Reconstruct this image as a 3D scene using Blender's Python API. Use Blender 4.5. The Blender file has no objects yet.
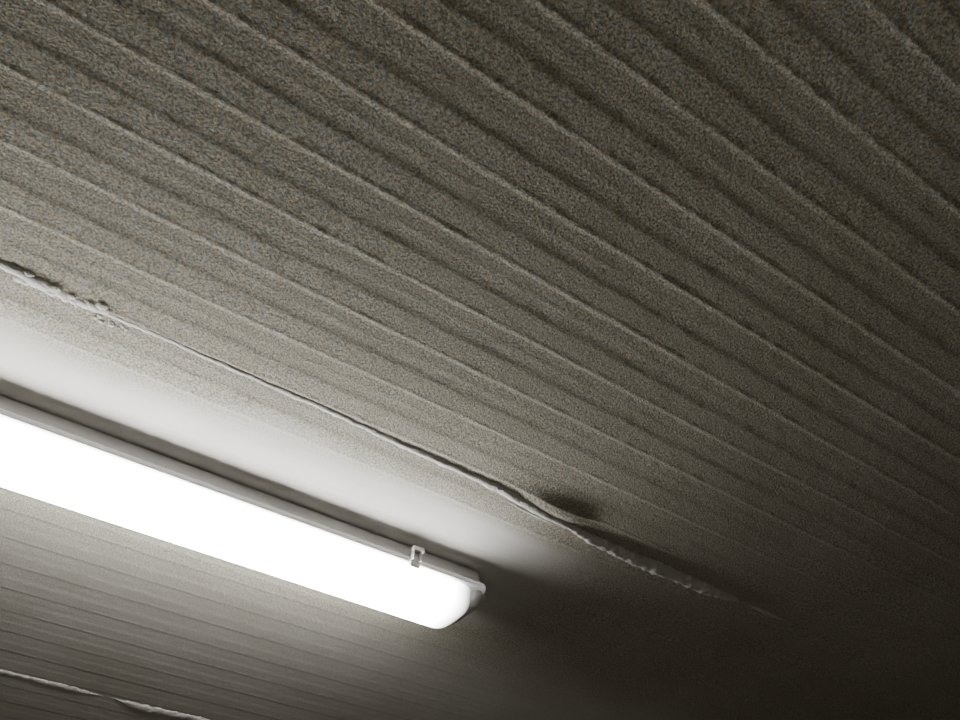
import bpy, math, random, bmesh
import numpy as np
from mathutils import Vector, Matrix
random.seed(4); np.random.seed(4)

# ------------------------------------------------------------ frame of the room
D1=np.array([.823,.568]); D1/=np.linalg.norm(D1)
N1=np.array([-D1[1],D1[0]])
ZC=2.6
ANG=math.atan2(D1[1],D1[0])
def W(s,t,z): return (D1[0]*s+N1[0]*t, D1[1]*s+N1[1]*t, z)

# ------------------------------------------------------------ helpers
def new_mat(name):
    m=bpy.data.materials.new(name); m.use_nodes=True
    nt=m.node_tree; nt.nodes.clear()
    o=nt.nodes.new('ShaderNodeOutputMaterial'); b=nt.nodes.new('ShaderNodeBsdfPrincipled')
    nt.links.new(b.outputs[0],o.inputs[0]); return m,nt,b,o
def mesh_obj(name,verts,faces,mat=None,smooth=True,parent=None):
    me=bpy.data.meshes.new(name); me.from_pydata(verts,[],faces); me.update()
    if smooth:
        me.polygons.foreach_set('use_smooth',[True]*len(me.polygons))
    ob=bpy.data.objects.new(name,me); bpy.context.collection.objects.link(ob)
    if mat: me.materials.append(mat)
    if parent: ob.parent=parent
    return ob
_T={}
def vnoise(x,y,seed=0):
    if seed not in _T: _T[seed]=np.random.RandomState(seed).rand(256,256)*2-1
    T=_T[seed]
    xi=np.floor(x).astype(int); yi=np.floor(y).astype(int)
    fx=x-xi; fy=y-yi; fx=fx*fx*(3-2*fx); fy=fy*fy*(3-2*fy)
    a=T[xi%256,yi%256]; b=T[(xi+1)%256,yi%256]; c=T[xi%256,(yi+1)%256]; d=T[(xi+1)%256,(yi+1)%256]
    return (a*(1-fx)+b*fx)*(1-fy)+(c*(1-fx)+d*fx)*fy
def sstep(a,b,x):
    u=np.clip((x-a)/(b-a),0,1); return u*u*(3-2*u)

# ------------------------------------------------------------ materials
def frost_material():
    m,nt,b,o=new_mat('frosted_panel'); N=nt.nodes; L=nt.links
    tc=N.new('ShaderNodeTexCoord')
    n1=N.new('ShaderNodeTexNoise'); n1.inputs['Scale'].default_value=250; n1.inputs['Detail'].default_value=3
    n1.inputs['Roughness'].default_value=.75
    n2=N.new('ShaderNodeTexNoise'); n2.inputs['Scale'].default_value=4; n2.inputs['Detail'].default_value=4
    vo=N.new('ShaderNodeTexVoronoi'); vo.inputs['Scale'].default_value=320
    n3=N.new('ShaderNodeTexNoise'); n3.inputs['Scale'].default_value=190; n3.inputs['Detail'].default_value=2
    att=N.new('ShaderNodeAttribute'); att.attribute_name='frost'
    for n in (n1,n2,n3,vo): L.new(tc.outputs['Object'],n.inputs['Vector'])
    cr=N.new('ShaderNodeValToRGB'); cr.color_ramp.elements[0].position=.37; cr.color_ramp.elements[1].position=.65
    cr.color_ramp.elements[0].color=(.285,.268,.22,1); cr.color_ramp.elements[1].color=(.90,.875,.795,1)
    L.new(n1.outputs['Fac'],cr.inputs[0])
    sm=N.new('ShaderNodeMix'); sm.data_type='RGBA'
    sm.inputs['A'].default_value=(.85,.835,.815,1)
    L.new(cr.outputs[0],sm.inputs['B']); L.new(att.outputs['Fac'],sm.inputs['Factor'])
    cr3=N.new('ShaderNodeValToRGB'); cr3.color_ramp.elements[0].position=.38; cr3.color_ramp.elements[1].position=.62
    cr3.color_ramp.elements[0].color=(1,.91,.75,1); cr3.color_ramp.elements[1].color=(.85,.93,1,1)
    L.new(n3.outputs['Fac'],cr3.inputs[0])
    cr2=N.new('ShaderNodeValToRGB'); cr2.color_ramp.elements[0].position=.3; cr2.color_ramp.elements[1].position=.7
    cr2.color_ramp.elements[0].color=(.87,.86,.82,1); cr2.color_ramp.elements[1].color=(1,1,1,1)
    L.new(n2.outputs['Fac'],cr2.inputs[0])
    mx=N.new('ShaderNodeMix'); mx.data_type='RGBA'; mx.blend_type='MULTIPLY'; mx.inputs['Factor'].default_value=1
    L.new(sm.outputs['Result'],mx.inputs['A']); L.new(cr2.outputs[0],mx.inputs['B'])
    my=N.new('ShaderNodeMix'); my.data_type='RGBA'; my.blend_type='MULTIPLY'
    L.new(att.outputs['Fac'],my.inputs['Factor'])
    L.new(mx.outputs['Result'],my.inputs['A']); L.new(cr3.outputs[0],my.inputs['B'])
    L.new(my.outputs['Result'],b.inputs['Base Color'])
    b.inputs['Roughness'].default_value=.8
    b.inputs['Specular IOR Level'].default_value=.2
    ad=N.new('ShaderNodeMath'); ad.operation='MULTIPLY_ADD'; ad.inputs[1].default_value=.5
    L.new(vo.outputs['Distance'],ad.inputs[0]); L.new(n1.outputs['Fac'],ad.inputs[2])
    mm=N.new('ShaderNodeMath'); mm.operation='MULTIPLY'; L.new(ad.outputs[0],mm.inputs[0]); L.new(att.outputs['Fac'],mm.inputs[1])
    bp=N.new('ShaderNodeBump'); bp.inputs['Strength'].default_value=.5; bp.inputs['Distance'].default_value=.0025
    L.new(mm.outputs[0],bp.inputs['Height']); L.new(bp.outputs[0],b.inputs['Normal'])
    return m
def simple(name,col,rough=.6,nscale=60,var=.08,bump=.1,bdist=.001,emit=0):
    m,nt,b,o=new_mat(name); N=nt.nodes; L=nt.links
    tc=N.new('ShaderNodeTexCoord'); n=N.new('ShaderNodeTexNoise'); n.inputs['Scale'].default_value=nscale; n.inputs['Detail'].default_value=4
    L.new(tc.outputs['Object'],n.inputs['Vector'])
    cr=N.new('ShaderNodeValToRGB')
    cr.color_ramp.elements[0].color=tuple(max(0,c*(1-var)) for c in col)+(1,)
    cr.color_ramp.elements[1].color=tuple(min(1,c*(1+var)) for c in col)+(1,)
    L.new(n.outputs['Fac'],cr.inputs[0]); L.new(cr.outputs[0],b.inputs['Base Color'])
    b.inputs['Roughness'].default_value=rough
    bp=N.new('ShaderNodeBump'); bp.inputs['Strength'].default_value=bump; bp.inputs['Distance'].default_value=bdist
    L.new(n.outputs['Fac'],bp.inputs['Height']); L.new(bp.outputs[0],b.inputs['Normal'])
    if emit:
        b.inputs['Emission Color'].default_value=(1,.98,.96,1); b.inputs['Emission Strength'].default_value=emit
    return m
M_frost=frost_material()
M_ice=simple('packed_frost',(.76,.745,.70),.8,230,.22,.7,.0025)
M_base=simple('grey_fixture_plastic',(.60,.59,.58),.45,30,.05,.05)
M_rim=simple('rim_plastic_added_glow',(.7,.7,.69),.35,30,.04,.05,emit=.2)  # faint self-emission added in place of lamp light passing through the rim
M_clip=simple('clip_plastic',(.72,.72,.70),.35,80,.1,.1)
M_wall=simple('wall_panel',(.24,.228,.20),.7,8,.06,.1)
M_floor=simple('concrete_floor',(.15,.142,.12),.85,12,.2,.4,.004)

FS0,FS1=-.60,.945
FT=1.335+.0775
EMIT=42.0
m,nt,b,o=new_mat('lit_diffuser'); N=nt.nodes; L=nt.links
tc=N.new('ShaderNodeTexCoord'); sp=N.new('ShaderNodeSeparateXYZ'); L.new(tc.outputs['Object'],sp.inputs[0])
ab=N.new('ShaderNodeMath'); ab.operation='ABSOLUTE'; L.new(sp.outputs['X'],ab.inputs[0])
half=(FS1-FS0)/2
mr=N.new('ShaderNodeMapRange'); mr.interpolation_type='LINEAR'
mr.inputs['From Min'].default_value=half-.105; mr.inputs['From Max'].default_value=half-.024
mr.inputs['To Min'].default_value=1; mr.inputs['To Max'].default_value=.14
L.new(ab.outputs[0],mr.inputs['Value'])
pw=N.new('ShaderNodeMath'); pw.operation='POWER'; pw.inputs[1].default_value=3.2; L.new(mr.outputs[0],pw.inputs[0])
ml=N.new('ShaderNodeMath'); ml.operation='MULTIPLY'; ml.inputs[1].default_value=EMIT; L.new(pw.outputs[0],ml.inputs[0])
b.inputs['Base Color'].default_value=(.8,.8,.8,1); b.inputs['Roughness'].default_value=.3
b.inputs['Emission Color'].default_value=(1,.98,.965,1)
L.new(ml.outputs[0],b.inputs['Emission Strength'])
M_diff=m

# ------------------------------------------------------------ ceiling
PER=.113
def ceil_drop(S,T):
    wob=vnoise(S*1.3,T*9,1)*.0012+vnoise(S*16,T*20,2)*.0005
    u=((T+wob-.0556)/PER)%1.0
    h=.00095*(sstep(.22,.40,u)-sstep(.73,.85,u))
    lip=np.exp(-((u-.775)/.030)**2)*.0010*(1+.45*vnoise(S*90,T*40,3))
    lip2=np.exp(-((u-.36)/.03)**2)*.0002*(1+.5*vnoise(S*50,T*60,4))
    lip3=np.exp(-((u-.06)/.03)**2)*.0003*(1+.5*vnoise(S*60,T*50,14))
    sm=sstep(1.12,1.22,T+vnoise(S*6,T*8,5)*.03)*(1-sstep(1.52,1.62,T))*(1-sstep(.95,1.25,S))
    frost=1-.9*sm
    frost=frost*(1-.5*sstep(1.6,1.9,T))
    amp=.30+.70*frost
    d=(h+lip+lip2+lip3)*amp
    d=d*(1-.2*sstep(1.5,1.7,T))
    d=d+vnoise(S*150,T*150,6)*.0003*frost+vnoise(S*45,T*45,7)*.00018*frost+vnoise(S*1.6,T*2.2,8)*.0010
    d=d+.013*np.exp(-(((S-.93)/.095)**2+((T-1.058)/.032)**2))*(1-sstep(.97,1.07,S))
    d=d+.0015*np.exp(-(((S+.10)/.06)**2+((T-1.050)/.020)**2))
    return d,frost
def grid(s0,s1,ds,t0,t1,dt):
    s=np.arange(s0,s1+ds*.5,ds); t=np.arange(t0,t1+dt*.5,dt)
    S,T=np.meshgrid(s,t,indexing='ij'); d,f=ceil_drop(S,T)
    X=D1[0]*S+N1[0]*T; Y=D1[1]*S+N1[1]*T; Z=ZC-d
    n,m_=S.shape
    co=np.stack([X,Y,Z],-1).reshape(-1,3)
    idx=np.arange(n*m_).reshape(n,m_)
    q=np.stack([idx[:-1,:-1],idx[:-1,1:],idx[1:,1:],idx[1:,:-1]],-1).reshape(-1,4)
    return co,q,f.reshape(-1)
co,q,f=grid(-1.0,4.0,.008,-.3,4.0,.0036)
me=bpy.data.meshes.new('ceiling')
me.vertices.add(len(co)); me.vertices.foreach_set('co',co.astype(np.float32).ravel())
me.loops.add(len(q)*4); me.loops.foreach_set('vertex_index',q.astype(np.int32).ravel())
me.polygons.add(len(q)); me.polygons.foreach_set('loop_start',np.arange(0,len(q)*4,4,dtype=np.int32))
me.polygons.foreach_set('loop_total',np.full(len(q),4,dtype=np.int32))
me.update(calc_edges=True); me.validate()
me.polygons.foreach_set('use_smooth',[True]*len(me.polygons))
at=me.attributes.new('frost','FLOAT','POINT'); at.data.foreach_set('value',f.astype(np.float32))
me.materials.append(M_frost)
ceil=bpy.data.objects.new('ceiling',me); bpy.context.collection.objects.link(ceil)

# ------------------------------------------------------------ room shell
def box(name,s0,s1,t0,t1,z0,z1,mat):
    v=[W(s,t,z) for s in (s0,s1) for t in (t0,t1) for z in (z0,z1)]
    fs=[(0,1,3,2),(4,6,7,5),(0,4,5,1),(2,3,7,6),(0,2,6,4),(1,5,7,3)]
    return mesh_obj(name,v,fs,mat,False)
box('floor',-1.1,4.1,-.4,4.1,-.1,0,M_floor)
box('wall_left',-1.1,-1.0,-.4,4.1,0,ZC+.1,M_wall)
box('wall_right',4.0,4.1,-.4,4.1,0,ZC+.1,M_wall)
box('wall_back',-1.0,4.0,4.0,4.1,0,ZC+.1,M_wall)
box('wall_front',-1.0,4.0,-.4,-.3,0,ZC+.1,M_wall)

# ------------------------------------------------------------ frost ridges on panel seams
def ridge(name,pts,parent=None,seg=.004,nr=12,seed=1,wob=1.0,emb=.003,jag=.14):
    pts=np.array(pts); L_=np.concatenate([[0],np.cumsum(np.hypot(np.diff(pts[:,0]),np.diff(pts[:,1])))])
    n=int(L_[-1]/seg); l=np.linspace(0,L_[-1],n)
    P=[np.interp(l,L_,pts[:,k]) for k in range(4)]
    P[1]=P[1]+(vnoise(l*9,l*0,seed)*.003+vnoise(l*60,l*0,seed+1)*.0012)*wob
    k=1+.12*vnoise(l*14,l*0,seed+2)+.10*vnoise(l*110,l*0,seed+3)
    env=np.clip(np.minimum(l,L_[-1]-l)/.06,0.03,1)**.7
    v=[];fc=[]
    for i in range(n):
        d,_=ceil_drop(np.array([P[0][i]]),np.array([P[1][i]]))
        for j in range(nr+1):
            a=math.pi*j/nr
            r=1+jag*float(vnoise(np.array([l[i]*150]),np.array([j*.9]),seed+5)[0])
            v.append(W(P[0][i],P[1][i]+math.cos(a)*P[2][i]*k[i]*r*env[i], ZC-float(d[0])+emb-(math.sin(a)*(P[3][i]*k[i]*r*env[i]+emb))))
    for i in range(n-1):
        for j in range(nr):
            a=i*(nr+1)+j; fc.append((a,a+1,a+nr+2,a+nr+1))
    return mesh_obj(name,v,fc,M_ice,True,parent)
root=bpy.data.objects.new('frost_ridge',None); bpy.context.collection.objects.link(root)
ridge('seam_frost',[(-.6,1.042,.008,.0015),(-.183,1.046,.011,.0022),(-.12,1.050,.013,.0025),(-.06,1.052,.011,.002),(.0,1.053,.008,.0014),(.2346,1.056,.008,.0018),(.5,1.066,.009,.0023),(.7,1.072,.010,.0035),(.80,1.076,.011,.0045),(.9,1.084,.012,.006),(1.05,1.097,.011,.009)],root,seed=11)
ridge('seam_lip',[(.96,1.094,.010,.008),(1.06,1.104,.014,.014),(1.2,1.109,.016,.018),(1.4,1.110,.015,.017),(1.54,1.108,.010,.011)],root,seed=21,wob=.6)
ridge('seam_tail',[(1.57,1.107,.006,.007),(1.62,1.108,.006,.008),(1.72,1.108,.004,.004)],root,seed=25)
ridge('seam_side_trickle',[(.80,1.098,.004,.0015),(.90,1.106,.005,.002),(1.0,1.108,.005,.002)],root,seed=41)
bm=bmesh.new()
def crumb(s,t,r):
    d,_=ceil_drop(np.array([s]),np.array([t]))
    mt=Matrix.Translation(W(s,t,ZC-float(d[0])))@Matrix.Rotation(random.random()*6,4,'Z')@Matrix.Diagonal((r*random.uniform(1,1.8),r*1.3,r*.36,1))
    g=bmesh.ops.create_icosphere(bm,subdivisions=2,radius=1,matrix=mt)
    for v in g['verts']: v.co+=Vector((random.uniform(-1,1),random.uniform(-1,1),random.uniform(-1,1)))*r*.06
for i in range(26): crumb(random.gauss(-.11,.04),random.gauss(1.054,.006),random.uniform(.004,.008))
for i in range(12): crumb(random.gauss(.0,.03),random.gauss(1.072,.004),random.uniform(.002,.004))
for i in range(60): crumb(random.uniform(.1,.95),1.055+.03*random.random(),random.uniform(.001,.0022))
cm=bpy.data.meshes.new('frost_crumbs'); bm.to_mesh(cm); bm.free(); cm.materials.append(M_ice)
cm.polygons.foreach_set('use_smooth',[True]*len(cm.polygons))
co_=bpy.data.objects.new('frost_crumbs',cm); bpy.context.collection.objects.link(co_); co_.parent=root
root2=bpy.data.objects.new('frost_ridge.001',None); bpy.context.collection.objects.link(root2)
ridge('far_seam_frost',[(-.6,2.53,.010,.002),(.134,2.55,.016,.003),(.3,2.545,.020,.004),(.42,2.54,.009,.002)],root2,seed=31,wob=3,jag=.25)
ridge('far_seam_clump',[(.44,2.55,.012,.003),(.55,2.552,.026,.006),(.75,2.55,.018,.004),(1.0,2.55,.006,.002)],root2,seed=33,wob=3,jag=.25)

# ------------------------------------------------------------ light fixture
fx=bpy.data.objects.new('fluorescent_ceiling_light',None); bpy.context.collection.objects.link(fx)
smid=(FS0+FS1)/2
fx.location=W(smid,FT,ZC-.002); fx.rotation_euler=(0,0,ANG)
def loft(name,prof,x0,x1,mat,rnd,zanchor,nend=8,kmin=.55):
    st=[(x0+rnd*(1-math.cos(math.pi/2*i/nend)),kmin+(1-kmin)*math.sin(math.pi/2*i/nend)) for i in range(nend+1)]
    st2=[(x0+x1-x,k) for x,k in reversed(st)]
    rings=st+[(x0+rnd+(x1-x0-2*rnd)*k/24,1) for k in range(1,24)]+st2
    v=[];f=[]; n=len(prof)
    for x,k in rings:
        for y,z in prof: v.append((x,y*k,zanchor+(z-zanchor)*k))
    for i in range(len(rings)-1):
        for j in range(n):
            a=i*n+j; b_=i*n+(j+1)%n; f.append((a,b_,b_+n,a+n))
    f.append(tuple(range(n-1,-1,-1))); f.append(tuple((len(rings)-1)*n+j for j in range(n)))
    ob=mesh_obj(name,v,f,mat,True,fx)
    md=ob.modifiers.new('es','EDGE_SPLIT'); md.split_angle=math.radians(40)
    return ob
def arc(cx,cz,r,a0,a1,n=6):
    return [(cx+r*math.cos(math.radians(a0+(a1-a0)*i/n)),cz+r*math.sin(math.radians(a0+(a1-a0)*i/n))) for i in range(n+1)]
base=[(-.052,0),(-.058,-.004),(-.067,-.038),(-.070,-.044),(.070,-.044),(.067,-.038),(.058,-.004),(.052,0)][::-1]
loft('base_tray',base,-half+.006,half-.006,M_base,.02,-.02,kmin=.8)
rim=[(.070,-.042),(.0765,-.0430),(.0775,-.0465),(.0735,-.0480),(.0775,-.0495),(.0775,-.0520),(.0735,-.0535),(.0765,-.0550),(.071,-.0565),(-.071,-.0565),(-.0765,-.0550),(-.0735,-.0535),(-.0775,-.0520),(-.0775,-.0495),(-.0735,-.0480),(-.0775,-.0465),(-.0765,-.0430),(-.070,-.042)][::-1]
loft('gasket_rim',rim,-half,half,M_rim,.02,-.048,kmin=.8)
D=[(.070,-.054),(.068,-.066)]+arc(.030,-.082,.036,10,-90,10)+[(0,-.1195)]+arc(-.030,-.082,.036,-90,-190,10)+[(-.068,-.066),(-.070,-.054)]
D=D[::-1]
loft('diffuser',D,-half+.022,half-.022,M_diff,.050,-.050,nend=12,kmin=.40)
for i,sg in enumerate((-1,1)):
    prof=[(.066,-.052),(.064,-.070),(.045,-.088),(-.045,-.088),(-.064,-.070),(-.066,-.052)][::-1]
    xa,xb=sorted((sg*(half-.030),sg*(half-.004)))
    loft('end_cap_%d'%i,prof,xa,xb,M_clip,.012,-.052,kmin=.8)
def clip(x,side,nm):
    bm=bmesh.new()
    def b(cx,cy,cz,sx,sy,sz,rx=0):
        mt=Matrix.Translation((cx,cy,cz))@Matrix.Rotation(rx,4,'X')@Matrix.Diagonal((sx,sy,sz,1))
        bmesh.ops.create_cube(bm,size=1,matrix=mt)
    b(x,side*.0800,-.048,.024,.005,.030)
    b(x,side*.0750,-.0340,.024,.016,.005,side*.5)
    b(x,side*.0755,-.0625,.024,.014,.004,-side*.5)
    b(x-.009,side*.0860,-.040,.004,.011,.026); b(x+.009,side*.0860,-.040,.004,.011,.026)
    b(x,side*.0900,-.0280,.028,.012,.009)
    me=bpy.data.meshes.new(nm); bm.to_mesh(me); bm.free(); me.materials.append(M_clip)
    o_=bpy.data.objects.new(nm,me); bpy.context.collection.objects.link(o_); o_.parent=fx
    md=o_.modifiers.new('b','BEVEL'); md.width=.0014; md.segments=2
for i,s in enumerate((.748,-.38)):
    clip(s-smid,-1,'clip_near_%d'%i); clip(s-smid,1,'clip_far_%d'%i)
bm=bmesh.new()
bmesh.ops.create_cube(bm,size=1,matrix=Matrix.Translation((half+.004,0,-.026))@Matrix.Diagonal((.016,.060,.036,1)))
bmesh.ops.create_cone(bm,cap_ends=True,segments=6,radius1=.013,radius2=.013,depth=.014,matrix=Matrix.Translation((half+.018,0,-.026))@Matrix.Rotation(math.pi/2,4,'Y'))
bmesh.ops.create_cone(bm,cap_ends=True,segments=16,radius1=.010,radius2=.007,depth=.018,matrix=Matrix.Translation((half+.033,0,-.026))@Matrix.Rotation(math.pi/2,4,'Y'))
me=bpy.data.meshes.new('end_gland'); bm.to_mesh(me); bm.free(); me.materials.append(M_clip)
o_=bpy.data.objects.new('end_gland',me); bpy.context.collection.objects.link(o_); o_.parent=fx
md=o_.modifiers.new('b','BEVEL'); md.width=.0015; md.segments=2

# ------------------------------------------------------------ world + camera
w=bpy.data.worlds.new('World'); bpy.context.scene.world=w; w.use_nodes=True
w.node_tree.nodes['Background'].inputs[0].default_value=(.02,.02,.02,1)
w.node_tree.nodes['Background'].inputs[1].default_value=.2
cam=bpy.data.cameras.new('camera'); co_c=bpy.data.objects.new('camera',cam); bpy.context.collection.objects.link(co_c)
cam.sensor_width=36; cam.lens=30; cam.clip_start=.01
co_c.location=(0,0,1.6); co_c.rotation_euler=(math.radians(136),0,0)
bpy.context.scene.camera=co_c
